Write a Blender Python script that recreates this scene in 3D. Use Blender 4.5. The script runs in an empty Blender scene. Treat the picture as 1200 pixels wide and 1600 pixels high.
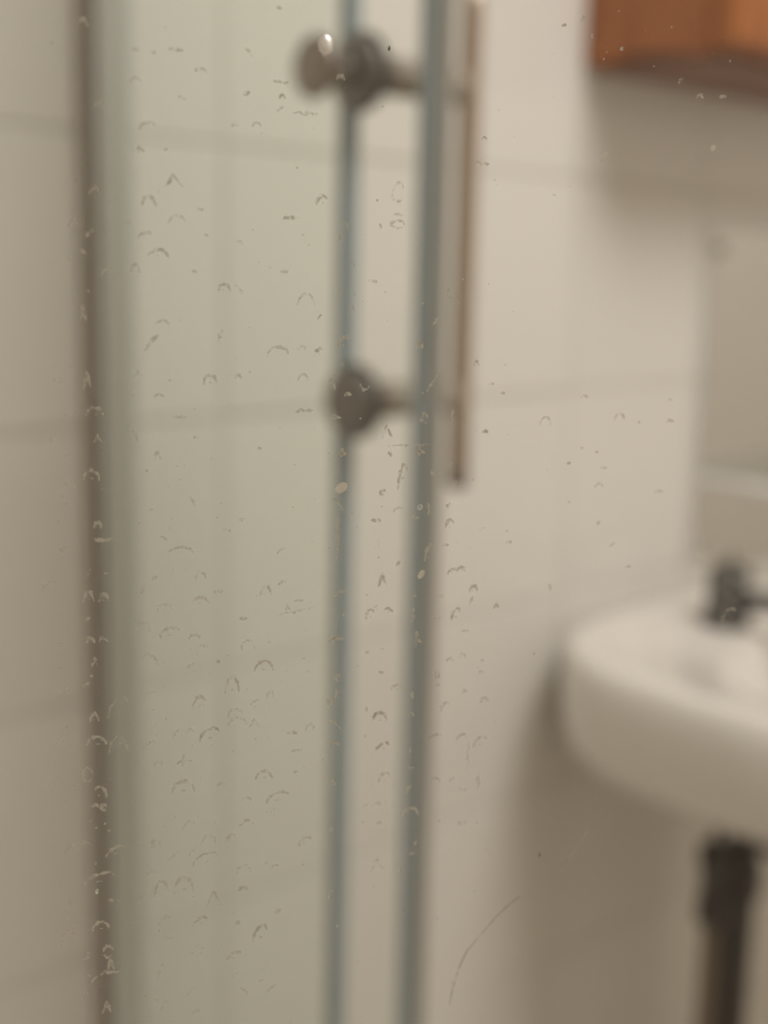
import bpy, bmesh, math, random
from mathutils import Vector, Matrix
R = math.radians
rng = random.Random(7)

# ---------------------------------------------------------------- camera
CAMZ = 1.167
scene = bpy.context.scene
cam_data = bpy.data.cameras.new('camera')
cam = bpy.data.objects.new('camera', cam_data)
scene.collection.objects.link(cam)
AZ, PITCH, ROLL, FPX = R(47.1), R(10.6), R(1.23), 2055.0
fwd = Vector((math.cos(PITCH)*math.cos(AZ), math.cos(PITCH)*math.sin(AZ), -math.sin(PITCH)))
rt0 = Vector((math.sin(AZ), -math.cos(AZ), 0)); up0 = rt0.cross(fwd)
rt = rt0*math.cos(ROLL) + up0*math.sin(ROLL)
up = -rt0*math.sin(ROLL) + up0*math.cos(ROLL)
cam.matrix_world = Matrix(((rt.x, up.x, -fwd.x, 0), (rt.y, up.y, -fwd.y, -.805), (rt.z, up.z, -fwd.z, CAMZ), (0, 0, 0, 1)))
cam_data.sensor_fit = 'VERTICAL'; cam_data.sensor_height = 36; cam_data.lens = FPX/1600*36
cam_data.clip_start = .01
cam_data.dof.use_dof = True; cam_data.dof.focus_distance = .172
cam_data.dof.aperture_fstop = 11.0
scene.camera = cam

# ---------------------------------------------------------------- world, lamps, exposure
w = bpy.data.worlds.new('world'); scene.world = w; w.use_nodes = True
w.node_tree.nodes['Background'].inputs[0].default_value = (1, .93, .84, 1)
w.node_tree.nodes['Background'].inputs[1].default_value = .05
scene.view_settings.view_transform = 'Standard'; scene.view_settings.look = 'None'
scene.view_settings.gamma = 1; scene.view_settings.use_curve_mapping = False
scene.view_settings.exposure = 0.0
LAMP = (.80, -1.10, 2.36)
def area(name, loc, size, power, col):
    l = bpy.data.lights.new(name, 'AREA'); l.shape = 'DISK'; l.size = size; l.energy = power; l.color = col
    o = bpy.data.objects.new(name, l); o.location = loc; scene.collection.objects.link(o); return o
area('ceiling_lamp_light', LAMP, .75, 20.6, (1, .972, .945))
cy = scene.cycles
cy.max_bounces = 10; cy.diffuse_bounces = 5; cy.glossy_bounces = 4; cy.transparent_max_bounces = 40
cy.use_denoising = True; cy.sample_clamp_indirect = 3

# ---------------------------------------------------------------- materials
def mat(name, col, rough=.5, metal=0, coat=0, spec=.5):
    m = bpy.data.materials.new(name); m.use_nodes = True
    b = m.node_tree.nodes['Principled BSDF']
    b.inputs['Base Color'].default_value = (*col, 1); b.inputs['Roughness'].default_value = rough
    b.inputs['Metallic'].default_value = metal; b.inputs['Coat Weight'].default_value = coat
    b.inputs['Specular IOR Level'].default_value = spec
    return m
def noisy(m, scale, a, b_, detail=3, stretch=(1, 1, 1), bump=0, perobj=0):
    """mottle the base colour between a and b_ (object space)"""
    nt = m.node_tree; N = nt.nodes; L = nt.links; p = N['Principled BSDF']
    tc = N.new('ShaderNodeTexCoord'); mp = N.new('ShaderNodeMapping'); mp.inputs['Scale'].default_value = stretch
    no = N.new('ShaderNodeTexNoise'); no.inputs['Scale'].default_value = scale; no.inputs['Detail'].default_value = detail
    mx = N.new('ShaderNodeMix'); mx.data_type = 'RGBA'
    mx.inputs[6].default_value = (*a, 1); mx.inputs[7].default_value = (*b_, 1)
    L.new(tc.outputs['Object'], mp.inputs[0]); L.new(mp.outputs[0], no.inputs[0]); L.new(no.outputs[0], mx.inputs[0])
    last = mx.outputs[2]
    if perobj:
        oi = N.new('ShaderNodeObjectInfo'); hs = N.new('ShaderNodeHueSaturation'); mr = N.new('ShaderNodeMapRange')
        mr.inputs[3].default_value = 1-perobj; mr.inputs[4].default_value = 1+perobj
        L.new(oi.outputs['Random'], mr.inputs[0]); L.new(mr.outputs[0], hs.inputs['Value']); L.new(last, hs.inputs['Color'])
        last = hs.outputs[0]
    L.new(last, p.inputs['Base Color'])
    if bump:
        bp = N.new('ShaderNodeBump'); bp.inputs['Strength'].default_value = bump; bp.inputs['Distance'].default_value = .002
        L.new(no.outputs[0], bp.inputs['Height']); L.new(bp.outputs[0], p.inputs['Normal'])
    return m
M = {}
M['tile'] = noisy(mat('ceramic_tile', (.8, .77, .7), .22), 5, (.79, .765, .715), (.75, .725, .675), perobj=.012)
M['grout'] = noisy(mat('grout', (.62, .585, .53), .8), 60, (.67, .635, .58), (.73, .695, .64))
M['paint'] = noisy(mat('wall_paint', (.75, .7, .62), .6), 3, (.76, .71, .63), (.70, .66, .58))
M['taupe'] = noisy(mat('taupe_wall', (.4, .36, .31), .6), 3, (.58, .53, .47), (.52, .47, .42))
M['floor'] = noisy(mat('floor_tile', (.42, .36, .29), .35), 6, (.62, .55, .47), (.52, .46, .39))
M['alu'] = noisy(mat('aluminium', (.62, .64, .65), .38, .7), 40, (.76, .775, .78), (.66, .68, .69), stretch=(1, 1, .05))
M['silicone'] = noisy(mat('silicone', (.30, .27, .23), .7), 90, (.40, .36, .31), (.48, .44, .38))
M['seal'] = noisy(mat('grey_seal', (.20, .225, .225), .45), 50, (.25, .31, .35), (.30, .36, .395), stretch=(1, 1, .1))
M['fin'] = noisy(mat('pale_seal', (.34, .345, .32), .35), 50, (.58, .58, .54), (.64, .64, .60), stretch=(1, 1, .1))
M['seal_dark'] = noisy(mat('dark_seal', (.13, .145, .14), .4), 50, (.40, .48, .52), (.46, .54, .57), stretch=(1, 1, .1))
M['metal_dark'] = noisy(mat('dark_chrome', (.16, .15, .135), .28, .85), 30, (.17, .165, .155), (.12, .115, .105))
M['metal_face'] = noisy(mat('grey_chrome_face', (.3, .285, .26), .4, .6), 30, (.31, .295, .27), (.24, .23, .21))
M['metal_knob'] = noisy(mat('worn_chrome', (.36, .32, .28), .3, .8), 30, (.38, .34, .30), (.28, .25, .22))
M['bar'] = noisy(mat('bar_wood_reflection', (.50, .38, .26), .3, .8), 20, (.58, .47, .37), (.44, .37, .30), stretch=(1, 1, .3))  # brown reflection of the wooden cabinet put into the metal's base colour
M['ceramic'] = noisy(mat('white_ceramic', (.84, .80, .74), .12, coat=.3), 4, (.85, .81, .75), (.82, .78, .72))
M['pipe'] = noisy(mat('black_plastic', (.04, .033, .027), .4), 30, (.045, .036, .03), (.03, .025, .02))
M['hose'] = noisy(mat('tan_hose', (.24, .18, .12), .5), 40, (.26, .20, .14), (.18, .14, .10), stretch=(1, 1, .2))
M['wood_shaded'] = noisy(mat('shaded_underside', (.12, .06, .035), .6), 12, (.28, .15, .10), (.22, .115, .075), stretch=(1, 6, 6))  # shade under the cabinet put into a darker wood colour
M['stem'] = noisy(mat('satin_stem', (.34, .29, .235), .65, 0), 30, (.34, .29, .235), (.28, .24, .195))
M['mirror'] = mat('mirror_silver', (.86, .86, .85), .03, 1)
M['edge_glint'] = mat('white_edge_highlight', (.95, .95, .94), .15)  # highlight along the shelf's glass edge put into an opaque white
M['white'] = mat('white_plastic', (.82, .80, .76), .35)
def wood():
    m = mat('orange_pine', (.5, .2, .06), .35, coat=.25)
    nt = m.node_tree; N = nt.nodes; L = nt.links
    tc = N.new('ShaderNodeTexCoord'); mp = N.new('ShaderNodeMapping'); mp.inputs['Scale'].default_value = (14, 14, 1.2)
    no = N.new('ShaderNodeTexNoise'); no.inputs['Scale'].default_value = 2.2; no.inputs['Detail'].default_value = 6; no.inputs['Distortion'].default_value = 1.2
    cr = N.new('ShaderNodeValToRGB'); cr.color_ramp.elements[0].position = .3; cr.color_ramp.elements[1].position = .72
    cr.color_ramp.elements[0].color = (.27, .070, .004, 1); cr.color_ramp.elements[1].color = (.46, .150, .022, 1)
    L.new(tc.outputs['Object'], mp.inputs[0]); L.new(mp.outputs[0], no.inputs[0]); L.new(no.outputs[0], cr.inputs[0])
    L.new(cr.outputs[0], N['Principled BSDF'].inputs['Base Color']); return m
M['wood'] = wood()
def glass(name, tint, f=.75):
    """thin architectural glass: tinted see-through with a Fresnel mirror layer"""
    m = bpy.data.materials.new(name); m.use_nodes = True; nt = m.node_tree; N = nt.nodes; L = nt.links
    N.remove(N['Principled BSDF']); out = N['Material Output']
    tr = N.new('ShaderNodeBsdfTransparent'); tr.inputs[0].default_value = (*tint, 1)
    gl = N.new('ShaderNodeBsdfGlossy'); gl.inputs['Roughness'].default_value = .01
    fr = N.new('ShaderNodeFresnel'); 
    # same reflectance on the way in and out: the slab is not refracting, so the index is inverted on back faces
    ge = N.new('ShaderNodeNewGeometry'); io = N.new('ShaderNodeMapRange'); io.inputs[3].default_value = 1.5; io.inputs[4].default_value = 1/1.5
    L.new(ge.outputs['Backfacing'], io.inputs[0]); L.new(io.outputs[0], fr.inputs[0])
    mu = N.new('ShaderNodeMath'); mu.operation = 'MULTIPLY'; mu.inputs[1].default_value = f
    mx = N.new('ShaderNodeMixShader')
    L.new(fr.outputs[0], mu.inputs[0]); L.new(mu.outputs[0], mx.inputs[0]); L.new(tr.outputs[0], mx.inputs[1]); L.new(gl.outputs[0], mx.inputs[2])
    L.new(mx.outputs[0], out.inputs[0]); return m
M['glass_clear'] = glass('clear_glass', (.99, .99, .985), .4)
M['glass_green'] = glass('green_glass', (.978, .995, .983), .9)
M['glass_pale'] = glass('pale_glass', (.988, .998, .985), .9)
M['glass_grey'] = glass('grey_glass', (.86, .88, .86), .8)
M['glass_edge'] = mat('polished_glass_edge', (.80, .88, .84), .2)
def scale_mat(name, col, alpha):
    m = bpy.data.materials.new(name); m.use_nodes = True; nt = m.node_tree; N = nt.nodes; L = nt.links
    N.remove(N['Principled BSDF']); out = N['Material Output']
    tr = N.new('ShaderNodeBsdfTransparent')
    df = N.new('ShaderNodeBsdfDiffuse'); df.inputs[0].default_value = (*col, 1)
    tl = N.new('ShaderNodeBsdfTranslucent'); tl.inputs[0].default_value = (*col, 1)
    ms = N.new('ShaderNodeMixShader'); ms.inputs[0].default_value = .4
    no = N.new('ShaderNodeTexNoise'); no.inputs['Scale'].default_value = 1800; no.inputs['Detail'].default_value = 2
    tc = N.new('ShaderNodeTexCoord'); mr = N.new('ShaderNodeMapRange')
    mr.inputs[1].default_value = .35; mr.inputs[2].default_value = .65; mr.inputs[3].default_value = alpha*.12; mr.inputs[4].default_value = alpha*1.6
    mx = N.new('ShaderNodeMixShader')
    L.new(df.outputs[0], ms.inputs[1]); L.new(tl.outputs[0], ms.inputs[2])
    L.new(tc.outputs['Object'], no.inputs[0]); L.new(no.outputs[0], mr.inputs[0]); L.new(mr.outputs[0], mx.inputs[0])
    L.new(tr.outputs[0], mx.inputs[1]); L.new(ms.outputs[0], mx.inputs[2]); L.new(mx.outputs[0], out.inputs[0]); return m
SC = (.74, .73, .66)
M['scale0'] = scale_mat('limescale_ghost', SC, .18)
M['scale1'] = scale_mat('limescale_faint', SC, .28)
M['scale2'] = scale_mat('limescale_middling', SC, .42)
M['scale3'] = scale_mat('limescale_strong', SC, .62)
M['scale4'] = scale_mat('limescale_white', (.9, .9, .86), .95)
M['drop'] = mat('drop_glint_white', (.99, .99, .97), .5, .9)  # lamp glint on the drop put into a near-white metal colour
M['flake'] = noisy(mat('dried_flake', (.72, .70, .62), .4), 900, (.92, .90, .82), (.60, .58, .50))
M['speck'] = mat('dark_grit', (.10, .085, .06), .6)
M['hair'] = scale_mat('dry_scratch', (.30, .25, .2), .38)

# ---------------------------------------------------------------- helpers
COL = scene.collection
def obj(name, bm, m, parent=None, smooth=False, loc=None):
    me = bpy.data.meshes.new(name); bmesh.ops.recalc_face_normals(bm, faces=bm.faces); bm.to_mesh(me); bm.free()
    if smooth:
        for p in me.polygons: p.use_smooth = True
    me.materials.append(M[m]); o = bpy.data.objects.new(name, me); COL.objects.link(o)
    if parent: o.parent = parent
    if loc: o.location = loc
    return o
def empty(name, loc): o = bpy.data.objects.new(name, None); o.location = loc; o.empty_display_size = .05; COL.objects.link(o); return o
def tag(o, label, cat, group=None):
    o['label'] = label; o['category'] = cat
    if group: o['group'] = group
    return o
def struct(o): o['kind'] = 'structure'; return o
def bx(bm, lo, hi, bev=0, seg=2):
    r = bmesh.ops.create_cube(bm, size=1); vs = r['verts']
    for v in vs:
        v.co = Vector([lo[i] + (v.co[i]+.5)*(hi[i]-lo[i]) for i in range(3)])
    if bev:
        es = list({e for v in vs for e in v.link_edges})
        bmesh.ops.bevel(bm, geom=es, offset=bev, segments=seg, affect='EDGES', profile=.5)
    return bm
def box(name, lo, hi, m, parent=None, bev=0, origin=None):
    o = Vector(origin) if origin else Vector((0, 0, 0))
    return obj(name, bx(bmesh.new(), Vector(lo)-o, Vector(hi)-o, bev), m, parent, loc=None)
def lathe(bm, prof, axis='z', origin=(0, 0, 0), n=40):
    """prof: (radius, along) pairs; axis z / x (towards +x) / y"""
    rings = []
    for r, h in prof:
        ring = []
        for i in range(n):
            a = 2*math.pi*i/n; c, s = r*math.cos(a), r*math.sin(a)
            p = {'z': (c, s, h), 'x': (h, c, s), 'y': (c, h, s)}[axis]
            ring.append(bm.verts.new(Vector(p)+Vector(origin)))
        rings.append(ring)
    for a, b in zip(rings, rings[1:]):
        for i in range(n): bm.faces.new((a[i], a[(i+1) % n], b[(i+1) % n], b[i]))
    bm.faces.new(rings[0]); bm.faces.new(list(reversed(rings[-1]))); return bm
def tube(bm, pts, rad, n=20, caps=True):
    pts = [Vector(p) for p in pts]; rings = []; ref = Vector((1, 0, .01)).normalized()
    for i, p in enumerate(pts):
        t = (pts[min(i+1, len(pts)-1)] - pts[max(i-1, 0)]).normalized()
        u = t.cross(ref).normalized(); v = t.cross(u)
        r = rad[i] if isinstance(rad, (list, tuple)) else rad
        rings.append([bm.verts.new(p + (u*math.cos(2*math.pi*k/n) + v*math.sin(2*math.pi*k/n))*r) for k in range(n)])
    for a, b in zip(rings, rings[1:]):
        for k in range(n): bm.faces.new((a[k], a[(k+1) % n], b[(k+1) % n], b[k]))
    if caps: bm.faces.new(rings[0]); bm.faces.new(list(reversed(rings[-1])))
    return bm
Z = CAMZ      # heights measured from the lens height

# ---------------------------------------------------------------- room shell
XL, XR, YB, H = -.41, 2.0, -2.0, 2.4
floor = struct(box('floor', (XL-.1, YB-.1, -.1), (XR+.1, .1, 0), 'floor'))
ceil = struct(box('ceiling', (XL-.1, YB-.1, H), (XR+.1, .1, H+.1), 'paint'))
wall = struct(box('wall_back', (XL, .0024, 0), (XR, .1, H), 'grout'))
struct(box('wall_left', (XL-.1, YB, 0), (XL, .1, H), 'taupe'))
struct(box('wall_right', (XR, YB, 0), (XR+.1, .1, H), 'paint'))
struct(box('wall_front', (XL-.1, YB-.1, 0), (XR+.1, YB, H), 'paint'))
# tiles: one bevelled 20 cm ceramic tile, copied over the back wall
PX, PZ = .2045, .1985
tm = bmesh.new(); bx(tm, (-PX/2+.0013, 0, -PZ/2+.0013), (PX/2-.0013, .012, PZ/2-.0013), .0016, 2)
tile0 = obj('tile', tm, 'tile', wall, smooth=False)
spots = []
X0, Z0 = .581, Z+.0835
for i in range(-5, 8):
    for j in range(-7, 6):
        x = X0+(i+.5)*PX; z = Z0+(j+.5)*PZ
        if x-PX/2 < XL-.01 or x+PX/2 > XR+.01 or z-PZ/2 < -.1 or z+PZ/2 > H: continue
        spots.append((x, z))
for k, (x, z) in enumerate(spots):
    t = tile0 if k == 0 else tile0.copy()
    if k: COL.objects.link(t)
    t.location = (x, rng.uniform(-.0004, .0004), z); t.rotation_euler = (R(rng.uniform(-.12, .12)), 0, R(rng.uniform(-.12, .12)))
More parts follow.
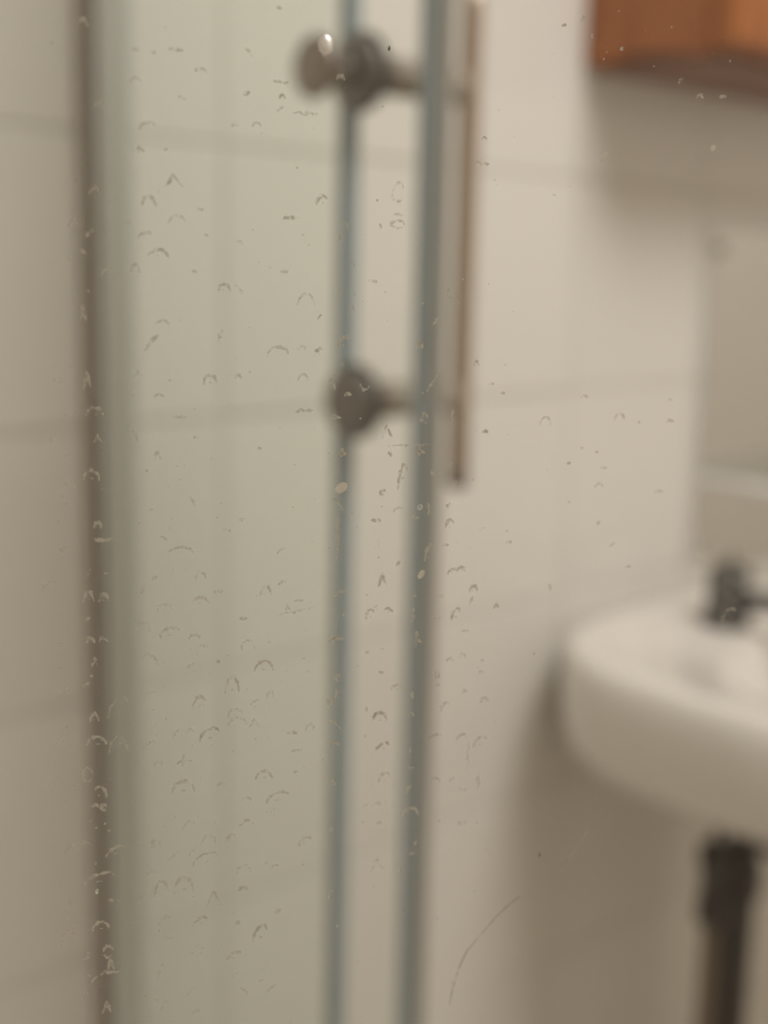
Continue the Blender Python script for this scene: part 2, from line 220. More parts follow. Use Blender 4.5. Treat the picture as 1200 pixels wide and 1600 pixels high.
MARKS = """-38.7 -64.8 1.27 1.88 o 2;-37.1 -67.4 1.44 1.72 r 3;-40.0 -66.3 0.79 0.85 c 3;-42.7 -65.7 1.87 0.85 f 1;-37.8 -69.2 0.64 0.43 a 3;-36.7 -69.5 0.64 0.87 o 2;-37.7 -72.2 0.40 0.35 d 3;-36.6 -71.8 0.40 0.43 d 3
-36.1 -72.8 0.49 0.44 d 2;-40.1 -74.6 3.35 1.39 l 3;-35.2 -75.8 2.61 1.23 l 3;-37.9 -77.1 0.40 0.44 d 3;-37.4 -79.3 4.05 1.59 l 3;-37.8 -81.0 0.57 0.80 d 4;-35.9 -82.5 0.74 0.62 d 3;-34.9 -82.8 0.58 0.45 d 2
-41.2 -82.6 1.60 1.23 v 2;-37.4 -86.0 2.12 1.34 a 3;-41.6 -86.8 1.93 1.42 a 2;-42.6 -88.0 0.96 0.71 s 1;-36.5 -89.7 1.15 1.63 o 3;-36.2 -91.7 0.83 1.63 v 3;-36.2 -92.8 2.64 0.91 f 3;-39.1 -89.6 0.49 0.81 d 3
-39.3 -90.2 0.73 0.54 d 2;-38.4 -93.5 0.90 0.73 s 3;-39.1 -92.8 0.41 0.36 d 2;-37.5 -94.8 0.33 0.36 d 3;-39.5 -95.9 1.15 1.27 c 2;-36.8 -97.8 1.16 1.84 v 3;-37.7 -57.3 1.11 1.18 a 3;-37.5 -60.5 2.54 1.27 a 3
-41.2 -58.2 1.09 0.84 s 1;-41.8 -60.3 1.25 1.17 c 2;-38.0 -47.1 0.94 0.82 a 3;-37.5 -50.0 0.78 0.99 v 2;-38.7 -52.8 1.10 0.58 s 2;-37.9 -51.7 0.55 0.50 d 3;-38.2 -44.2 0.62 0.57 d 2;-36.4 -47.2 1.10 0.66 a 1
-41.9 -47.6 1.23 0.73 l 1;-41.3 -53.4 1.08 0.99 a 1;30.2 -17.3 0.99 0.35 a 1;35.9 -20.2 1.62 1.07 a 1;24.3 -20.6 1.55 1.23 a 1;44.0 -17.9 0.83 0.36 f 1;44.2 -21.0 1.05 0.36 a 1;39.1 -21.0 0.51 0.36 d 1
30.2 -24.5 0.60 0.36 d 2;32.6 -25.1 0.60 0.36 d 1;28.3 -26.6 0.69 0.54 d 2;33.9 -27.4 1.01 0.27 f 1;33.2 -29.9 1.22 0.55 a 1;28.6 -32.1 0.60 0.27 d 2;33.5 -35.3 0.82 0.55 d 2;35.8 -38.6 0.83 0.56 s 2
38.6 -42.0 1.05 0.38 f 1;26.2 -44.2 0.30 0.92 i 1;43.1 -31.1 1.47 0.46 f 1;-26.6 24.7 1.73 0.43 f 2;-29.2 24.2 0.75 0.50 d 1;-31.3 24.4 1.03 0.71 d 1;-23.6 22.5 1.38 0.43 a 1;-31.4 20.8 1.33 0.71 a 1
-25.9 19.2 0.91 0.43 b 1;-30.1 15.8 1.80 0.87 l 1;-31.2 12.9 1.50 0.58 a 2;-27.9 13.2 0.76 0.37 d 1;-27.0 9.5 2.30 1.48 v 2;-30.0 7.0 1.67 1.18 a 2;-26.6 5.0 2.16 1.05 a 1;-30.5 3.0 1.82 0.74 l 1
-32.5 4.4 0.75 0.52 d 1;-28.9 0.9 2.45 0.90 a 2;-31.8 -1.0 1.06 1.05 a 2;-24.5 -1.2 0.78 0.46 d 1;-20.8 -3.1 1.44 0.93 a 2;-18.9 -3.3 0.96 0.93 b 1;-23.7 6.3 0.78 0.38 f 1;-23.0 3.2 0.63 0.38 d 1
-18.8 2.4 0.96 0.46 b 1;-12.3 5.6 2.13 0.31 f 2;-13.1 -1.0 1.15 0.39 f 1;-13.7 21.8 1.92 0.30 f 2;-13.5 20.1 0.64 0.59 a 1;-13.7 18.6 0.80 0.60 s 1;-16.7 16.6 0.95 0.45 a 1;-19.4 16.4 0.78 0.37 a 1
-18.0 20.2 0.79 0.44 s 3;-14.0 30.4 0.79 0.29 f 1;-10.5 18.3 3.09 0.60 f 2;-17.7 25.0 0.94 0.87 b 1;-35.7 17.9 0.88 0.43 l 2;-36.4 7.9 1.33 1.02 l 3;-39.0 4.2 1.02 1.02 v 2;-37.0 3.0 0.89 0.73 l 3
-38.0 0.8 0.89 0.88 b 2;-39.5 0.2 0.59 0.44 d 2;-37.4 -3.8 0.37 0.52 d 3;-37.2 11.0 0.37 0.36 d 3;-35.0 -1.5 1.35 0.89 a 2;-38.1 -5.7 0.74 1.05 d 2;-37.5 26.8 1.29 0.83 a 2;-38.5 9.1 0.29 0.58 d 2
-38.1 -6.5 0.89 1.50 v 3;-37.8 -14.4 0.90 2.14 v 3;-36.9 -18.3 2.27 1.08 a 3;-36.5 -21.6 1.07 1.09 v 2;-37.5 -26.1 1.98 1.41 a 3;-36.8 -32.4 1.00 0.72 a 3;-36.1 -34.1 2.32 0.48 u 3;-35.9 -38.5 0.62 0.32 d 3
-37.6 -38.2 0.93 1.13 c 3;-38.1 -41.4 1.24 1.46 a 3;-36.2 -41.7 1.09 1.14 a 2;-41.1 -35.3 1.37 1.11 s 2;-40.1 -27.7 1.81 2.19 a 1;-42.9 -39.9 1.67 1.12 l 1;-41.1 -14.4 1.19 0.61 f 1;-41.8 -21.4 1.04 0.92 c 1
-40.1 -23.4 0.90 0.47 s 1;-36.1 -27.9 0.46 0.32 d 1;-28.5 -7.4 1.55 0.61 a 1;-29.9 -9.9 1.86 2.15 s 2;-13.8 -11.0 2.82 1.27 a 1;-21.2 -9.0 0.48 1.56 s 1;-22.6 -14.5 1.76 1.26 a 2;-19.0 -14.2 0.81 0.63 a 1
-17.5 -13.5 0.41 0.32 d 1;-27.6 -14.5 0.63 0.31 d 1;-29.0 -16.4 1.10 0.47 a 1;-31.8 -13.7 0.62 0.93 s 1;-32.5 -16.0 0.77 0.62 b 1;-32.3 -21.1 1.09 2.04 b 2;-26.5 -19.1 1.74 0.40 f 1;-24.4 -21.7 0.80 0.40 d 1
-16.2 -23.3 0.67 0.41 d 1;-29.3 -23.9 0.95 1.27 v 1;-30.6 -25.7 0.47 0.48 d 1;-26.4 -27.0 0.64 0.32 d 1;-24.9 -29.9 0.81 1.30 b 1;-30.1 -30.7 0.63 0.40 d 1;-18.5 -32.5 0.83 0.41 s 1;-20.4 -33.8 0.99 0.41 b 1
-26.5 -36.1 3.23 0.82 a 2;-29.8 -39.6 0.80 0.49 s 2;-31.4 -41.0 0.64 1.31 d 2;-23.9 -39.6 1.31 1.00 a 1;-15.3 -42.2 1.53 1.53 a 2;-13.0 -41.2 1.03 0.43 l 1;-21.7 -41.8 1.33 0.34 f 2;-23.9 -42.9 1.98 1.01 a 2
-13.3 -36.9 1.20 0.68 s 1;-11.1 -18.7 0.84 0.49 d 1;-28.6 -34.5 0.96 0.65 b 1;-28.6 -43.4 1.94 0.66 a 1;-10.8 -43.7 1.22 0.34 f 1;-12.3 -44.6 0.52 0.69 v 1;-11.2 -45.2 5.39 0.86 s 0;-18.3 -45.6 1.18 0.68 d 2
-31.3 -45.8 1.60 1.33 a 1;-27.9 -46.8 2.60 1.34 l 2;-24.8 -47.7 1.48 0.68 a 1;-23.5 -48.9 1.16 0.51 f 1;-17.7 -49.3 1.70 1.38 a 1;-14.8 -49.1 0.69 0.43 d 1;-21.6 -51.2 0.67 0.51 d 1;-25.2 -51.4 0.99 0.68 s 1
-30.5 -50.2 1.78 1.51 r 1;-15.5 -52.4 2.58 1.57 a 2;-19.8 -54.6 1.87 2.43 a 2;-9.4 -53.6 0.88 0.35 d 1;-30.3 -54.6 1.14 0.68 f 1;-24.2 -56.6 1.67 1.72 l 2;-16.8 -57.2 1.03 0.70 s 1;-14.6 -56.4 0.87 1.05 a 1
-19.3 -58.5 2.22 1.22 a 1;-19.1 -59.7 2.39 1.23 a 1;-16.8 -60.1 1.38 1.23 v 1;-29.8 -58.9 0.49 0.34 d 1;-27.3 -60.5 0.83 1.21 s 1;-25.4 -60.3 1.33 0.69 v 1;-22.7 -61.1 2.70 1.75 l 3;-11.5 -62.0 1.41 0.45 f 2
-9.1 -61.5 1.07 1.08 a 1;-30.5 -61.5 1.14 0.52 a 1;-26.1 -64.1 2.00 2.10 y 2;-10.9 -64.6 1.42 0.36 f 1;-29.6 -64.4 0.99 0.69 a 1;-31.3 -65.8 1.31 0.87 c 1;-15.4 -67.6 2.27 1.26 a 2;-26.3 -68.0 3.02 1.76 a 2
-21.3 -68.3 0.86 0.71 a 1;-11.0 -67.6 0.71 0.36 d 1;-34.6 -56.2 2.72 2.87 l 1;-34.7 -61.3 2.41 2.56 a 1;-5.5 -35.0 0.44 6.40 i 3;-5.1 -43.3 1.60 0.87 l 3;-4.6 -46.1 0.54 0.44 d 3;-5.6 -49.3 2.32 1.23 y 3
-5.2 -54.9 0.54 0.89 o 3;-5.1 -57.3 0.90 1.08 l 3;-6.2 -58.3 0.72 1.26 o 2;-5.5 -61.5 1.81 1.81 b 3;-5.5 -64.3 1.27 0.55 a 3;-5.9 -69.6 1.27 1.47 b 3;-17.8 -70.7 1.04 0.45 a 2;-13.5 -71.0 3.01 1.45 l 2
-14.3 -73.0 1.59 1.09 c 2;-17.8 -74.0 2.09 0.82 v 2;-25.6 -73.5 1.69 1.07 l 1;-23.0 -75.9 1.88 1.44 a 1;-20.0 -76.0 1.21 1.09 l 2;-30.0 -75.5 1.17 1.07 a 2;-27.7 -77.5 1.68 1.07 s 1;-25.1 -77.1 1.02 1.26 s 1
-23.4 -78.5 3.43 1.63 l 2;-9.6 -77.9 1.63 1.30 l 2;-18.2 -80.8 1.93 1.29 a 1;-14.0 -81.1 1.25 0.56 l 2;-30.6 -79.6 1.50 0.72 l 1;-18.3 -83.6 1.06 0.46 a 3;-29.4 -82.0 1.85 2.34 a 2;-26.4 -81.9 2.55 2.36 a 2
-32.0 -82.9 1.50 1.62 s 1;-22.4 -84.4 2.08 2.57 v 2;-13.4 -87.6 1.08 0.75 d 1;-29.0 -87.0 1.69 2.19 l 1;-24.1 -87.4 1.90 1.11 l 3;-19.0 -88.4 0.71 0.93 d 1;-15.9 -90.5 1.97 2.26 l 3;-28.4 -89.2 1.02 0.37 f 1
-19.5 -93.3 1.95 1.13 l 2;-19.3 -96.1 0.89 0.76 s 1;-14.2 -99.0 1.27 0.96 s 2;-18.2 -98.9 1.07 1.34 r 2;-23.9 -91.8 1.56 2.79 b 0;-29.5 -93.9 0.85 2.22 l 1;-31.0 -97.9 2.21 1.67 r 1;-29.1 -99.0 1.03 1.12 l 1
-25.6 -97.5 1.21 1.13 s 1;-24.8 -100.7 1.05 0.47 l 1;-5.7 -76.6 0.73 0.75 d 2;-4.8 -91.2 0.37 0.39 d 4;-5.6 -86.3 0.74 1.33 l 1;-15.7 -97.6 0.72 0.38 d 1;-8.3 7.9 1.33 1.23 l 2;-10.7 3.6 0.50 0.31 d 1
2.0 6.5 1.21 0.47 f 1;2.0 5.3 1.91 0.95 o 1;-0.4 5.0 0.34 0.55 b 1;-4.8 5.1 0.25 1.25 i 2;-5.7 3.3 0.51 1.25 v 2;-4.0 0.1 0.85 0.63 c 3;-10.2 -4.5 2.34 1.58 a 1;-5.6 -3.5 0.51 0.80 d 2
-4.2 -5.5 0.68 0.48 a 2;-8.4 -6.6 0.51 0.64 s 2;-5.0 -9.8 1.37 1.46 l 3;-5.2 -12.7 0.52 0.65 d 3;-10.7 -10.6 1.01 0.64 a 1;-8.4 -11.0 1.02 0.97 l 2;-10.5 -14.3 1.35 0.81 a 1;-10.2 -18.5 2.20 0.33 f 2
-6.6 -15.3 0.60 1.31 r 3;-2.1 -15.5 1.22 0.82 u 2;-4.4 -16.6 0.87 0.25 a 3;-6.0 -19.3 1.73 0.99 y 3;1.1 -21.5 1.60 1.85 v 2;5.5 -10.3 0.63 0.83 a 3;5.8 -4.7 0.36 0.49 d 2;7.4 -15.2 1.45 2.01 s 3
6.4 -19.9 0.91 1.35 o 3;10.4 -19.6 0.28 2.04 i 2;12.4 -20.0 0.28 2.05 i 1;13.7 -12.6 0.65 0.68 a 2;16.0 -15.4 0.56 0.26 a 1;17.9 -12.8 0.28 0.26 d 3;15.3 -21.9 0.75 0.35 a 2;18.8 -22.3 0.29 0.26 d 3
17.7 -16.6 0.76 0.26 f 1;11.3 -1.5 0.27 0.25 d 4;9.7 -3.4 0.90 1.31 u 2;10.7 -4.7 1.09 0.82 y 2;7.6 -7.0 0.72 0.99 s 2;-1.3 -2.0 1.21 0.48 f 1;10.2 2.8 0.27 1.13 i 2;-5.0 -24.2 1.04 1.17 y 3
5.9 -24.1 1.27 1.88 y 3;4.3 -23.4 5.96 0.17 f 1;-5.5 -31.1 1.23 1.69 b 3;1.6 -24.4 0.36 0.85 i 2;3.5 -27.2 1.26 2.56 l 2;3.0 -28.3 0.36 2.22 s 1;0.7 -29.7 0.81 0.60 o 2;0.6 -31.6 0.45 0.34 d 3
-0.2 -33.4 1.43 0.34 f 2;3.0 -32.2 1.45 0.86 l 1;0.4 -36.6 1.26 1.21 c 1;0.3 -38.5 0.45 0.44 d 2;3.1 -39.5 0.55 0.70 s 2;0.9 -41.7 1.27 1.75 v 2;5.5 -33.2 0.73 0.52 u 3;7.3 -32.1 0.55 1.74 i 2
7.6 -38.3 1.21 2.29 l 3;5.5 -44.2 0.93 0.36 f 3;6.2 -50.4 1.31 2.35 y 3;10.3 -31.8 0.47 0.44 o 2;10.4 -34.5 1.31 1.58 l 2;10.0 -37.3 1.12 0.44 f 2;11.1 -41.1 1.32 0.80 l 2;12.4 -40.9 1.14 0.72 a 2
14.4 -43.8 1.34 0.90 a 2;14.1 -45.4 0.58 1.09 s 1;11.8 -47.2 1.33 1.63 l 2;17.9 -46.4 0.78 0.73 v 2;9.1 -47.6 0.94 0.45 d 2;13.3 -49.7 0.96 0.46 f 1;9.5 -44.4 1.13 0.36 f 1;-0.8 -46.3 1.09 1.41 l 3
0.0 -45.5 0.55 0.71 s 2;1.9 -46.0 1.10 0.71 r 2;-1.3 -43.6 0.45 0.26 d 2;1.1 -51.3 0.55 0.27 d 2;-1.1 -51.6 0.73 0.27 f 1;1.0 -54.6 0.74 0.27 f 2;3.2 -57.0 1.49 0.73 l 2;11.1 -53.7 0.96 0.46 a 1
13.1 -53.3 0.77 0.74 a 1;16.1 -54.2 0.78 0.46 d 1;9.4 -55.8 0.95 1.10 d 3;9.5 -57.2 0.76 0.37 d 2;13.6 -58.6 0.78 0.56 a 2;19.5 -37.4 0.97 0.27 f 1;11.1 -28.8 0.37 0.70 i 1;10.5 -26.4 0.37 0.61 o 3
8.2 -27.2 1.29 0.69 u 2;13.8 -28.4 0.38 0.26 d 1;5.4 -46.8 0.74 1.97 i 3;16.6 -60.1 1.18 0.66 a 2;10.7 -60.5 1.35 1.30 l 1;16.0 -56.0 0.78 0.56 a 1;-1.0 -59.7 0.46 0.73 d 1;0.9 -61.1 2.04 1.46 a 3
-1.1 -63.6 0.37 0.46 d 1;1.5 -65.4 1.87 1.11 l 3;9.4 -64.7 1.54 0.56 l 2;13.3 -65.5 1.76 1.32 l 1;14.4 -68.1 0.39 4.18 i 0;16.1 -72.1 0.40 2.69 i 1;16.2 -66.2 1.78 1.71 l 2;1.8 -69.9 1.50 1.31 l 2
12.0 -71.4 0.78 0.48 s 1;9.6 -71.3 1.36 0.76 a 1;13.9 -73.0 1.18 0.48 u 1;-0.9 -73.7 0.75 0.37 d 1;0.8 -73.8 1.13 0.56 a 1;-1.2 -76.2 0.37 0.56 d 2;1.2 -76.6 0.94 0.28 f 1;13.8 -78.2 1.39 0.68 f 1
16.2 -78.5 0.40 0.29 d 1;1.0 -82.7 1.71 2.10 v 1;5.7 -58.3 0.38 1.10 i 2;5.6 -61.2 0.75 0.46 a 3;5.6 -66.3 0.57 0.75 d 3;5.7 -69.0 1.14 0.56 f 3;5.6 -72.2 0.57 1.13 l 3;5.9 -75.6 2.30 1.33 a 3
6.7 -80.4 0.39 0.77 i 2;6.4 -81.8 0.97 0.39 f 2;4.5 -84.2 0.29 0.39 d 3;5.1 -90.4 0.29 0.39 d 2;13.6 13.4 2.34 0.48 f 2;13.7 16.6 0.72 0.40 f 1;1.9 9.4 1.55 2.36 l 1;1.9 8.6 1.38 0.79 u 1
-6.0 22.8 0.99 0.60 a 3;-0.9 8.2 0.43 0.39 d 1;26.5 11.0 0.38 0.25 d 2;24.2 9.8 0.75 0.33 d 1;56.5 -50.2 2.02 1.38 l 2;55.5 -51.6 0.67 1.58 b 2;32.5 33.8 0.28 0.24 d 3;28.7 30.3 0.28 0.79 i 2
33.3 29.1 0.48 0.48 s 3;31.0 28.5 0.38 0.24 d 3;30.6 27.6 0.28 0.40 d 3;36.7 31.7 0.29 0.24 d 3;40.6 32.4 0.39 0.40 d 3;27.4 32.4 0.74 0.63 l 2;29.7 25.6 0.28 0.24 d 3;38.3 27.2 0.29 0.24 d 2
42.6 25.6 0.79 0.66 s 3;45.7 23.7 1.01 0.50 a 2;49.3 24.0 1.22 0.25 f 2;50.2 28.7 0.41 0.33 d 3;24.5 31.4 0.74 0.31 s 2"""
# ---------------------------------------------------------------- ceiling lamp
t = tag(empty('ceiling_light', (LAMP[0], LAMP[1], H)), 'round white ceiling light of the bathroom', 'ceiling light')
obj('base', lathe(bmesh.new(), [(.40, 0), (.40, -.012), (.39, -.016)], n=48), 'white', t)
m = bpy.data.materials.new('lamp_glow'); m.use_nodes = True
b = m.node_tree.nodes['Principled BSDF']; b.inputs['Emission Color'].default_value = (1, .86, .7, 1); b.inputs['Emission Strength'].default_value = .4
M['glow'] = m
obj('diffuser', lathe(bmesh.new(), [(.385, -.016), (.38, -.024), (.37, -.028), (.02, -.029)], n=48), 'glow', t, True)

# ---------------------------------------------------------------- shower tray
bm = bmesh.new()
pts = [(-.405, -.002), (.515, -.002), (.515, -.86), (-.405, -.47)]
for z0, z1, ins in ((0, .05, 0),):
    lo = [bm.verts.new((x, y, z0)) for x, y in pts]; hi = [bm.verts.new((x, y, z1)) for x, y in pts]
    cx = sum(p[0] for p in pts)/4; cyy = sum(p[1] for p in pts)/4
    inn = [bm.verts.new((cx+(x-cx)*.88, cyy+(y-cyy)*.88, z1)) for x, y in pts]
    bot = [bm.verts.new((cx+(x-cx)*.84, cyy+(y-cyy)*.84, z1-.03)) for x, y in pts]
    bm.faces.new(lo); bm.faces.new(bot)
    for a, b2 in ((lo, hi), (hi, inn), (inn, bot)):
        for i in range(4): bm.faces.new((a[i], a[(i+1) % 4], b2[(i+1) % 4], b2[i]))
tag(obj('shower_tray', bm, 'ceramic'), 'white shower tray on the floor below the glass panels', 'shower tray')
TOP = 1.95
# ---------------------------------------------------------------- wall profile
t = tag(empty('wall_profile', (.484, 0, .05)), 'grey upright metal profile on the tiled wall holding the green glass', 'wall profile')
bm = bmesh.new(); bx(bm, (.4705-.484, -.0135, 0), (.4975-.484, -.0005, TOP-.05), .0015)
obj('channel', bm, 'alu', t)
bm = bmesh.new()
bm2 = tube(bm, [(.4665-.484, -.0028+.0004*math.sin(k*1.7), k*.05) for k in range(0, 39)], .0042, 10)
obj('silicone_bead', bm, 'silicone', t, True)['label'] = 'dark sealant line beside the profile'
# ---------------------------------------------------------------- fixed door panel A
def panel(name, x, y0, y1, z0, z1, th, glassm):
    t = empty(name, (x, y0, z0))
    bm = bmesh.new(); bx(bm, (-th/2, y1-y0, 0), (th/2, 0, z1-z0), .0006, 1)
    obj('pane', bm, glassm, t); return t
t = tag(panel('fixed_glass_panel', .4925, -.0140, -.2385, .055, TOP, .004, 'glass_green'), 'greenish fixed glass panel beside the wall profile, ending behind the round knobs', 'glass panel')
bm = bmesh.new(); bx(bm, (-.0048, -.2355+.014-.0095, 0), (.0048, -.2355+.014, TOP-.055), .0018)
obj('edge_seal', bm, 'seal', t)['label'] = 'narrow blue-grey edge strip'
# ---------------------------------------------------------------- sliding door panel B
t = tag(panel('glass_door', .482, -.0140, -.3190, .06, TOP, .004, 'glass_pale'), 'glass shower door with metal pull handle and wide grey edge strip', 'glass door')
bm = bmesh.new(); bx(bm, (-.005, -.3190+.014-.001, 0), (.005, -.3190+.014+.0095, TOP-.06), .002)
obj('edge_seal', bm, 'seal_dark', t)['label'] = 'wide dark grey edge strip'
bm = bmesh.new(); bx(bm, (-.001, -.3190+.014-.0105, 0), (.001, -.3190+.014-.001, TOP-.06), .0006)
obj('seal_fin', bm, 'fin', t)['label'] = 'thin pale sealing fin'
hy = -.2655
hd = obj('handle', tube(bmesh.new(), [(.5605, hy, z) for z in [Z-.1235+.290*k/10 for k in range(11)]], .0067, 24), 'bar', None, True)
bm = bmesh.new()
for z in (Z-.1235, Z+.1665):
    s = 1 if z > Z else -1
    lathe(bm, [(.0066, z), (.0069, z+s*.002), (.0060, z+s*.0048), (.0028, z+s*.0066)], 'z', (.5605, hy, 0), 24)
def to_child(o, parent, label=None):
    o.parent = parent; o.matrix_parent_inverse = Matrix.Translation(-parent.location)
    if label: o['label'] = label
    return o
to_child(hd, t, 'long metal handle bar, tinted brown as if reflecting the wood')
cap = obj('end_cap', bm, 'metal_dark', None, True); cap.parent = hd; cap['label'] = 'dark rounded end of the handle bar'
for z in (Z+.0998, Z-.0735):
    so = obj('standoff', lathe(bmesh.new(), [(.0100, .4842), (.0100, .5520)], 'x', (0, hy, z), 28), 'stem', None, True)
    to_child(so, t, 'horizontal brown-grey handle stem')
    kb = obj('knob', lathe(bmesh.new(), [(.0150, .4775), (.0182, .4770), (.0186, .4745), (.0178, .4715), (.0140, .4698), (.0060, .4694)], 'x', (0, hy, z), 40), 'metal_face', None, True)
    to_child(kb, t, 'round dark metal knob on the door glass')
    fl = obj('flange_ring', lathe(bmesh.new(), [(.0180, .4799), (.0204, .4796), (.0206, .4775), (.0188, .4768)], 'x', (0, hy, z), 40), 'metal_dark', None, True)
    fl.parent = kb; fl['label'] = 'darker ring behind the knob'
z = Z+.0988
nk = obj('knob_neck', lathe(bmesh.new(), [(.0075, .4716), (.0062, .4680), (.0060, .4560), (.0080, .4480)], 'x', (0, hy, z), 28), 'metal_knob', None, True)
to_child(nk, t)
ok = obj('knob', lathe(bmesh.new(), [(.0060, .4490), (.0150, .4490), (.0160, .4475), (.0155, .4450), (.0125, .4435), (.0040, .4430)], 'x', (0, hy, z), 40), 'metal_knob', None, True)
to_child(ok, t, 'second lighter knob disc above the upper stem')

# ---------------------------------------------------------------- wooden cabinet
t = tag(empty('wall_cabinet', (.986, 0, Z+.18)), 'orange wooden wall cabinet with shaped lower edge, above the washbasin', 'cabinet')
CW, CD, CH = .44, .134, .56
def side(x0, x1):
    """end panel with a shaped lower edge"""
    bm = bmesh.new(); n = 16; prof = []
    for i in range(n+1):
        u = i/n; prof.append((-.001-u*(CD-.002), .004+.006*math.sin(math.pi*min(1, max(0, (u-.15)/.7)))))
    a = [bm.verts.new((x0, y, z)) for y, z in prof] + [bm.verts.new((x0, -CD+.001, CH)), bm.verts.new((x0, -.001, CH))]
    b3 = [bm.verts.new((x1, v.co.y, v.co.z)) for v in a]
    bm.faces.new(a); bm.faces.new(list(reversed(b3)))
    for i in range(len(a)): bm.faces.new((a[i], a[(i+1) % len(a)], b3[(i+1) % len(a)], b3[i]))
    return bm
obj('side_panel', side(0, .016), 'wood', t); obj('side_panel', side(CW-.016, CW), 'wood', t)
box('bottom_panel', (.0155, -CD+.002, -.001), (CW-.016, -.002, .012), 'wood_shaded', t)
box('top_panel', (-.008, -CD-.03, CH), (CW+.008, -.001, CH+.018), 'wood', t, .004)
box('back_panel', (.016, -.010, .012), (CW-.016, -.002, CH), 'wood', t)
for k in range(2):
    x0 = .001+k*CW/2; x1 = x0+CW/2-.002
    d = box('door', (x0, -CD-.018, .006), (x1, -CD, CH-.002), 'wood', t, .003)
    for nm, lo, hi in (('door_rail', (x0+.03, -CD-.023, .006+.004), (x1-.03, -CD-.017, .05)), ('door_rail', (x0+.03, -CD-.023, CH-.05), (x1-.03, -CD-.017, CH-.006)),
                       ('door_stile', (x0+.002, -CD-.023, .010), (x0+.03, -CD-.017, CH-.006)), ('door_stile', (x1-.03, -CD-.023, .010), (x1-.002, -CD-.017, CH-.006))):
        box(nm, lo, hi, 'wood', d, .002)
    kx = x1-.016 if k == 0 else x0+.016
    obj('knob', lathe(bmesh.new(), [(.005, -CD-.022), (.004, -CD-.03), (.011, -CD-.036), (.012, -CD-.042), (.006, -CD-.047)], 'y', (kx, 0, .2), 20), 'metal_knob', d, True)

# ---------------------------------------------------------------- washbasin
BX, RIM = 1.145, Z-.3466
t = tag(empty('washbasin', (BX, 0, RIM)), 'white ceramic washbasin on the tiled wall, with rounded corners', 'washbasin')
def outl(a, s, dy=0):
    c, sn = math.cos(a), math.sin(a); n = 3.3
    rx = math.copysign(abs(c)**(2/n), c); ry = math.copysign(abs(sn)**(2/n), sn)
    y = -.205 + ry*.204*(1-(1-s)*.9) if ry < 0 else -.205+ry*.204*(1-(1-s)*.15)
    hw = .244 + .012*min(1, max(0, -y/.4))
    return rx*hw*s, y
def inl(a, s):
    c, sn = math.cos(a), math.sin(a); n = 2.5
    rx = math.copysign(abs(c)**(2/n), c); ry = math.copysign(abs(sn)**(2/n), sn)
    return rx*.180*s, -.262+ry*.118*s
bm = bmesh.new(); NN = 72; rings = []
lev = [('o', -.165, .30), ('o', -.158, .50), ('o', -.142, .68), ('o', -.124, .82), ('o', -.108, .91), ('o', -.094, .955), ('o', -.078, .982), ('o', -.055, .997), ('o', -.032, 1.0), ('o', -.016, .993), ('o', -.006, .978), ('o', -.001, .958), ('o', 0, .94),
       ('o', -.001, .90), ('i', -.006, 1.02), ('i', -.012, .985), ('i', -.035, .94), ('i', -.065, .86), ('i', -.09, .72), ('i', -.108, .5), ('i', -.116, .25), ('i', -.118, .1)]
for ty, z, s in lev:
    rings.append([bm.verts.new((*((outl if ty == 'o' else inl)(2*math.pi*k/NN, s)), z)) for k in range(NN)])
for a, b2 in zip(rings, rings[1:]):
    for k in range(NN): bm.faces.new((a[k], a[(k+1) % NN], b2[(k+1) % NN], b2[k]))
bm.faces.new(rings[0]); bm.faces.new(rings[-1])
obj('bowl', bm, 'ceramic', t, True)
obj('drain', lathe(bmesh.new(), [(.024, -.1175), (.024, -.1155), (.018, -.1145), (.006, -.115)], 'z', (0, -.262, 0), 28), 'metal_knob', t, True)
# tap
tx, ty = 1.133, -.098
t = tag(empty('basin_tap', (tx, ty, RIM-.001)), 'dark chrome mixer tap standing on the back of the washbasin', 'tap')
obj('base', lathe(bmesh.new(), [(.0235, 0), (.0240, .004), (.0225, .012), (.0190, .020)], n=36), 'metal_dark', t, True)
obj('body', lathe(bmesh.new(), [(.0215, .018), (.0205, .036), (.0200, .042)], n=36), 'metal_dark', t, True)
obj('lever', lathe(bmesh.new(), [(.0205, .043), (.0212, .046), (.0208, .055), (.0150, .0595), (.003, .061)], n=36), 'metal_dark', t, True)
lv = bmesh.new(); tube(lv, [(0, 0, .050), (.02, .012, .056), (.036, .022, .060)], [.006, .005, .004], 14); obj('lever_arm', lv, 'metal_dark', t, True)
obj('spout', tube(bmesh.new(), [(0, -.008, .022), (0, -.04, .030), (0, -.08, .033), (0, -.105, .030), (0, -.115, .022), (0, -.117, .012)], [.0115, .011, .0105, .0105, .0105, .0105], 24), 'metal_dark', t, True)

# ---------------------------------------------------------------- pipes under the basin
zt = Z
t = tag(empty('drain_pipe', (1.155, -.12, 0)), 'black drain pipe bending down from under the washbasin', 'drain pipe')
bend = [(0, -.095, zt-.5125), (0, -.095, zt-.532), (0, -.090, zt-.548), (0, -.076, zt-.560), (0, -.050, zt-.564), (0, -.025, zt-.567), (0, -.009, zt-.577), (0, 0, zt-.595), (0, 0, zt-.63), (0, 0, .02), (0, 0, 0)]
obj('pipe', tube(bmesh.new(), bend, .0190, 24), 'pipe', t, True)
obj('slip_nut', lathe(bmesh.new(), [(.0235, zt-.605), (.0245, zt-.609), (.0245, zt-.637), (.0235, zt-.641)], n=12), 'pipe', t)
obj('tail_nut', lathe(bmesh.new(), [(.0225, zt-.5165), (.0235, zt-.5155), (.0235, zt-.5125)], 'z', (0, -.095, 0), 16), 'pipe', t)
t = tag(empty('supply_hose', (1.109, -.12, 0)), 'thin tan supply hose with dark valve, left of the black drain pipe', 'hose')
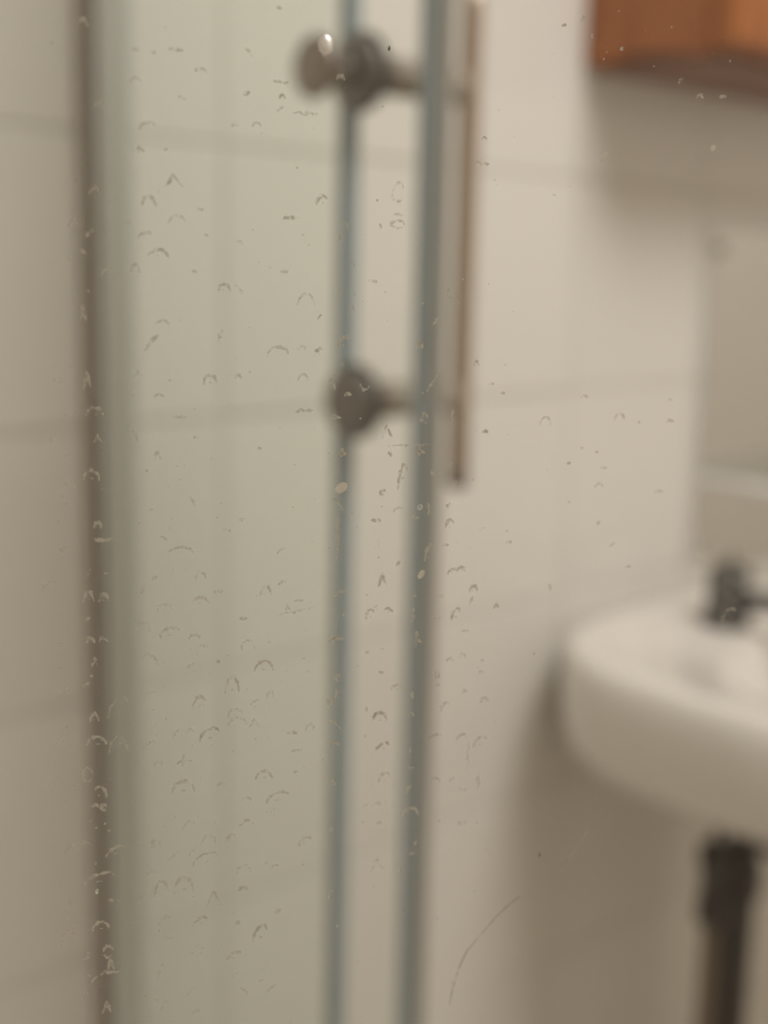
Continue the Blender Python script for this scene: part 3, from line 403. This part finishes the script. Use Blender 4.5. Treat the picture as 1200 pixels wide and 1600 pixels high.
obj('hose', tube(bmesh.new(), [(0, 0, zt-.655), (0, 0, zt-.75), (0.001, .001, .3), (0, .002, 0)], .0088, 18), 'hose', t, True)
v = obj('valve', lathe(bmesh.new(), [(.010, zt-.660), (.016, zt-.656), (.016, zt-.635), (.0135, zt-.630), (.0135, zt-.60), (.017, zt-.596), (.017, zt-.575), (.008, zt-.570)], n=18), 'pipe', t, True)
v['label'] = 'dark valve on top of the hose'
obj('riser', tube(bmesh.new(), [(0, 0, zt-.571), (0, 0, zt-.540), (0.004, -.006, zt-.490)], .005, 12), 'pipe', t, True)

# ---------------------------------------------------------------- glass shelf
t = tag(empty('glass_shelf', (1.296, 0, Z-.2335)), 'clear glass shelf with bright edge in front of the mirror, above the tap', 'shelf')
box('shelf_plate', (.008, -.117, -.003), (.35, -.0062, .003), 'glass_pale', t)
e = bmesh.new(); bx(e, (-.002, -.120, -.0055), (.008, -.0062, .0035), .0015); obj('end_edge', e, 'edge_glint', t)['label'] = 'end edge with its highlight painted white'
e = bmesh.new(); bx(e, (.0035, -.120, -.0035), (.35, -.1175, .0035), .001); obj('front_edge', e, 'glass_edge', t)
for x in (.10, .30):
    e = bmesh.new(); bx(e, (x-.008, -.03, -.011), (x+.008, -.0062, -.0035), .002); obj('bracket', e, 'metal_knob', t)

# ---------------------------------------------------------------- mirror
t = tag(empty('wall_mirror', (1.206, 0, Z-.322)), 'flat frameless mirror on the tiles between the wooden cabinet and the washbasin, behind the tap', 'mirror')
box('mirror_glass', (0, -.006, 0), (.36, -.0010, .367), 'mirror', t, .001)
for x, z in ((.012, .02), (.348, .02), (.012, .347), (.348, .347)):
    obj('mirror_clip', lathe(bmesh.new(), [(.006, -.0062), (.006, -.009), (.003, -.010)], 'y', (x, 0, z), 14), 'metal_knob', t)
# ---------------------------------------------------------------- near glass screen with limescale
P0 = Vector((.11572, -.68047, Z)); NV = Vector((.38912, .92119, 0)); UV = Vector((.92119, -.38912, 0)); W = Vector((0, 0, 1))
scr = empty('shower_screen', (P0.x, P0.y, .05)); scr.rotation_euler = (0, 0, math.atan2(UV.y, UV.x))
tag(scr, 'clear glass shower screen nearest the viewer, covered in limescale drop marks', 'glass screen')
# local frame: x along the pane (u), y = towards the shower (far side), z up; marks sit on the far face (y = .0025)
ZO = Z-.05
bm = bmesh.new(); bx(bm, (-.555, -.0025, 0), (.44, .0025, TOP-.05), .0005, 1)
obj('pane', bm, 'glass_clear', scr)
for u in (-.560, .445):
    bm = bmesh.new(); bx(bm, (u-.008, -.006, 0), (u+.008, .006, TOP-.05), .002); obj('edge_profile', bm, 'alu', scr)
mm = .001
def ribbon(bm, path, wd, hgt=.05, taper=True):
    """thin raised deposit along path [(u, v) mm]; triangular section lying on the glass"""
    n = len(path); rings = []
    for i, (u, v) in enumerate(path):
        a = path[max(i-1, 0)]; b2 = path[min(i+1, n-1)]
        dx, dz = b2[0]-a[0], b2[1]-a[1]; l = math.hypot(dx, dz) or 1; nx, nz = -dz/l, dx/l
        f = i/(n-1); k = (.35+.65*math.sin(math.pi*f)**.7) if taper else 1
        h = wd/2*k*rng.uniform(.45, 1.5)
        rings.append([bm.verts.new(((u+nx*h)*mm, .00255, (v+nz*h)*mm+ZO)), bm.verts.new((u*mm, .00255+hgt*k*mm, v*mm+ZO)), bm.verts.new(((u-nx*h)*mm, .00255, (v-nz*h)*mm+ZO))])
    for a, b2 in zip(rings, rings[1:]):
        for i in range(3): bm.faces.new((a[i], a[(i+1) % 3], b2[(i+1) % 3], b2[i]))
    bm.faces.new(rings[0]); bm.faces.new(list(reversed(rings[-1])))
def blob(bm, u, v, w_, h_, n=7, hgt=.06):
    c = bm.verts.new((u*mm, .00255+hgt*mm, v*mm+ZO)); a0 = rng.random()*6; r = []
    for k in range(n):
        a = a0+2*math.pi*k/n; s = rng.uniform(.6, 1.15)/2
        r.append(bm.verts.new(((u+math.cos(a)*w_*s)*mm, .00255, (v+math.sin(a)*h_*s)*mm+ZO)))
    for k in range(n): bm.faces.new((c, r[k], r[(k+1) % n]))
    bm.faces.new(r)
def jit(p, s): return [(a+rng.uniform(-s, s), b_+rng.uniform(-s, s)) for a, b_ in p]
def shape(ty, w_, h_):
    """list of (path, relative width) in the unit of w_, h_, centred"""
    A = lambda a0, a1, n=10: [(w_/2*math.cos(R(a0+(a1-a0)*i/(n-1))), -h_/2+h_*math.sin(R(a0+(a1-a0)*i/(n-1)))) for i in range(n)]
    if ty == 'a': return [(A(176, 4), 1)]
    if ty == 'l': return [([(-w_/2, -h_/2), (-w_*.46, -h_*.2), (-w_*.34, h_*.12), (-w_*.12, h_*.38), (w_*.12, h_*.5), (w_*.34, h_*.44), (w_/2, h_*.15)], 1)]
    if ty == 'r': return [([(w_/2, -h_/2), (w_*.46, -h_*.2), (w_*.34, h_*.12), (w_*.12, h_*.38), (-w_*.12, h_*.5), (-w_*.34, h_*.44), (-w_/2, h_*.15)], 1)]
    if ty == 'f': return [([(-w_/2, -h_*.2), (-w_*.3, h_*.2), (-w_*.1, -h_*.1), (w_*.12, h_*.1), (w_*.32, -h_*.2), (w_/2, h_*.2)], 1)]
    if ty == 's': return [([(-w_/2, -h_/2), (-w_*.2, -h_*.12), (w_*.12, h_*.2), (w_/2, h_/2)], 1)]
    if ty == 'b': return [([(w_/2, -h_/2), (w_*.25, -h_*.1), (-w_*.1, h_*.26), (-w_/2, h_/2)], 1)]
    if ty == 'v': return [([(-w_/2, -h_/2), (-w_*.22, -h_*.05), (0, h_/2), (w_*.18, h_*.05), (w_/2, -h_*.42)], 1)]
    if ty == 'i': return [([(0, -h_/2), (w_*.3, -h_*.2), (-w_*.2, h_*.1), (w_*.2, h_*.3), (0, h_/2)], 1)]
    if ty == 'u': return [([(-w_/2, h_/2), (-w_*.4, -h_*.1), (-w_*.1, -h_/2), (w_*.25, -h_*.4), (w_/2, h_*.1)], 1)]
    if ty == 'o': return [([(w_/2*math.cos(i*.62), h_/2*math.sin(i*.62)) for i in range(10)], 1)]
    if ty == 'y': return [([(-w_/2, -h_*.25), (-w_*.1, 0), (w_/2, -h_*.2)], 1), ([(-w_*.1, -h_*.05), (-w_*.05, h_*.25), (-w_*.12, h_/2)], 1), ([(-w_*.02, 0), (-w_*.15, -h_/2)], .8)]
    if ty == 'c': return [([(rng.uniform(-.5, .5)*w_, rng.uniform(-.5, .5)*h_)], 1) for _ in range(6)]
    return [([(0, 0)], 1)]
small = bmesh.new(); nbig = 0
for rec in MARKS.replace('\n', ';').split(';'):
    if not rec.strip(): continue
    u, v, w_, h_, ty, st = rec.split(); u, v, w_, h_ = map(float, (u, v, w_, h_)); st = int(st)
    tiny = max(w_, h_) < .75 and st < 4
    bm = small if tiny else bmesh.new()
    wd = {0: .22, 1: .36, 2: .42, 3: .44, 4: .3}[st]
    for path, rw in shape(ty, w_, h_):
        if len(path) == 1:
            if ty == 'c': blob(bm, u+path[0][0], v+path[0][1], rng.uniform(.15, .35), rng.uniform(.12, .3))
            else: blob(bm, u, v, w_, h_, 9)
            continue
        sg = rng.uniform(-1, 1)*.05*max(w_, h_)
        p = jit([(u+a, v+b_) for a, b_ in path], .055*min(1.5, max(w_, h_)))
        p2 = []
        for a, b_ in zip(p, p[1:]): p2 += [a, ((a[0]+b_[0])/2+rng.uniform(-.06, .06), (a[1]+b_[1])/2+rng.uniform(-.06, .06))]
        p2.append(p[-1]); ribbon(bm, p2, wd*rw)
    if ty in 'alr' and st >= 2 and not tiny:      # a faint second ridge inside the drop outline
        blob(bm, u+rng.uniform(-.2, .2), v-h_*.25, w_*.25, h_*.15)
    if not tiny: obj('limescale_mark', bm, 'scale%d' % st, scr); nbig += 1
for k in range(300):
    while True:
        u = rng.uniform(-42, 20); v = rng.uniform(-110, 28)
        if rng.random() < .45+.5*(u < -5)*(v < -20): break
    s = rng.uniform(.10, .26); blob(small, u, v, s*rng.uniform(.8, 1.8), s, 5, .03)
for k in range(70): u = rng.uniform(20, 50); v = rng.uniform(-112, 30); blob(small, u, v, rng.uniform(.08, .2), rng.uniform(.08, .16), 5, .03)
o = obj('limescale_specks', small, 'scale2', scr); o['kind'] = 'stuff'
# flakes, drop, grit, scratches
def flake(u, v, w_, h_, rot):
    bm = bmesh.new(); c, s = math.cos(rot), math.sin(rot)
    out = [(-.5, -.3), (-.42, .15), (-.15, .42), (.2, .5), (.42, .38), (.5, .05), (.3, -.3), (.05, -.5), (-.28, -.45)]
    base = [bm.verts.new(((u+(a*w_*c-b_*h_*s))*mm, .00255, (v+(a*w_*s+b_*h_*c))*mm+ZO)) for a, b_ in out]
    top = [bm.verts.new(((u+(a*w_*c*.8-b_*h_*s*.8))*mm, .00255+(.12+.1*(i % 3))*mm, (v+(a*w_*s*.8+b_*h_*c*.8))*mm+ZO)) for i, (a, b_) in enumerate(out)]
    ce = bm.verts.new((u*mm, .0029, v*mm+ZO)); n = len(out)
    bm.faces.new(base)
    for i in range(n): bm.faces.new((base[i], base[(i+1) % n], top[(i+1) % n], top[i])); bm.faces.new((top[i], top[(i+1) % n], ce))
    return bm
for u, v, w_, h_, r_, lb in ((-5.1, -28.8, 1.45, 1.8, -.6, 'largest pale dried flake'), (6.52, -41.21, .9, 1.35, -.35, 'smaller pale dried flake below the largest'), (31.33, 15.05, .75, 1.7, -.5, 'thin pale flake below the cabinet'), (48.41, 17.04, .85, .9, 0, 'tiny round pale flake')):
    obj('dried_flake', flake(u, v, w_, h_, r_), 'flake', scr)['label'] = lb
bm = bmesh.new()
for i in range(1): ribbon(bm, [(-9.65+.86*math.cos(a), 25.76+1.2*math.sin(a)) for a in [R(20+k*18) for k in range(19)]], .2, .12, False)
for v in bm.verts: v.co.y = -v.co.y
obj('glint_rim', bm, 'scale4', scr)['label'] = 'white rim painted as the glint of the oval drop'  # bright outline of the lamp glint, drawn as a white ridge
bm = bmesh.new(); c = []
for rr, hh in ((.72, .02), (.70, .25), (.60, .5), (.42, .68), (.22, .78), (.06, .8)):
    c.append([bm.verts.new(((-9.65+1.18*rr*math.cos(2*math.pi*k/24))*mm, -.00255-hh*mm, (25.76+1.62*rr*math.sin(2*math.pi*k/24))*mm+ZO)) for k in range(24)])
for a, b2 in zip(c, c[1:]):
    for k in range(24): bm.faces.new((a[k], a[(k+1) % 24], b2[(k+1) % 24], b2[k]))
bm.faces.new(c[0]); bm.faces.new(c[-1])
obj('glint_drop', bm, 'drop', scr, True)['label'] = 'oval drop painted glint-white beside the upper knob'
bm = bmesh.new(); ribbon(bm, [(6.07+.3*math.cos(k*.7), -31.9+.35*math.sin(k*.7)) for k in range(10)], .16, .1, False); blob(bm, 6.1, -32.0, .3, .3)
obj('limescale_mark', bm, 'scale4', scr)['label'] = 'small white ring on the dark strip'
for u, v, w_, h_ in ((26.46, -84.86, .35, .75), (24.14, -53.86, .22, .4), (.28, 26.75, .42, .7)):
    bm = bmesh.new(); blob(bm, u, v, w_, h_, 8, .15); obj('grit_speck', bm, 'speck', scr)
bm = bmesh.new(); ribbon(bm, [(23.65, -90.96), (22.4, -91.7), (21.15, -92.58), (19.6, -93.9), (18.2, -95.43), (16.6, -97), (15.28, -98.46), (14.3, -100.5), (13.62, -102.71), (13.1, -104.7), (12.84, -106.63)], .17, .03)
obj('scratch', bm, 'hair', scr)['label'] = 'long thin curved scratch low on the glass'
bm = bmesh.new(); ribbon(bm, [(35.69, -80.41), (34.3, -82.4), (32.73, -84.54), (31.4, -86.1), (30.04, -87.49)], .14, .03)
obj('scratch', bm, 'scale1', scr)['label'] = 'short faint scratch right of the long one'
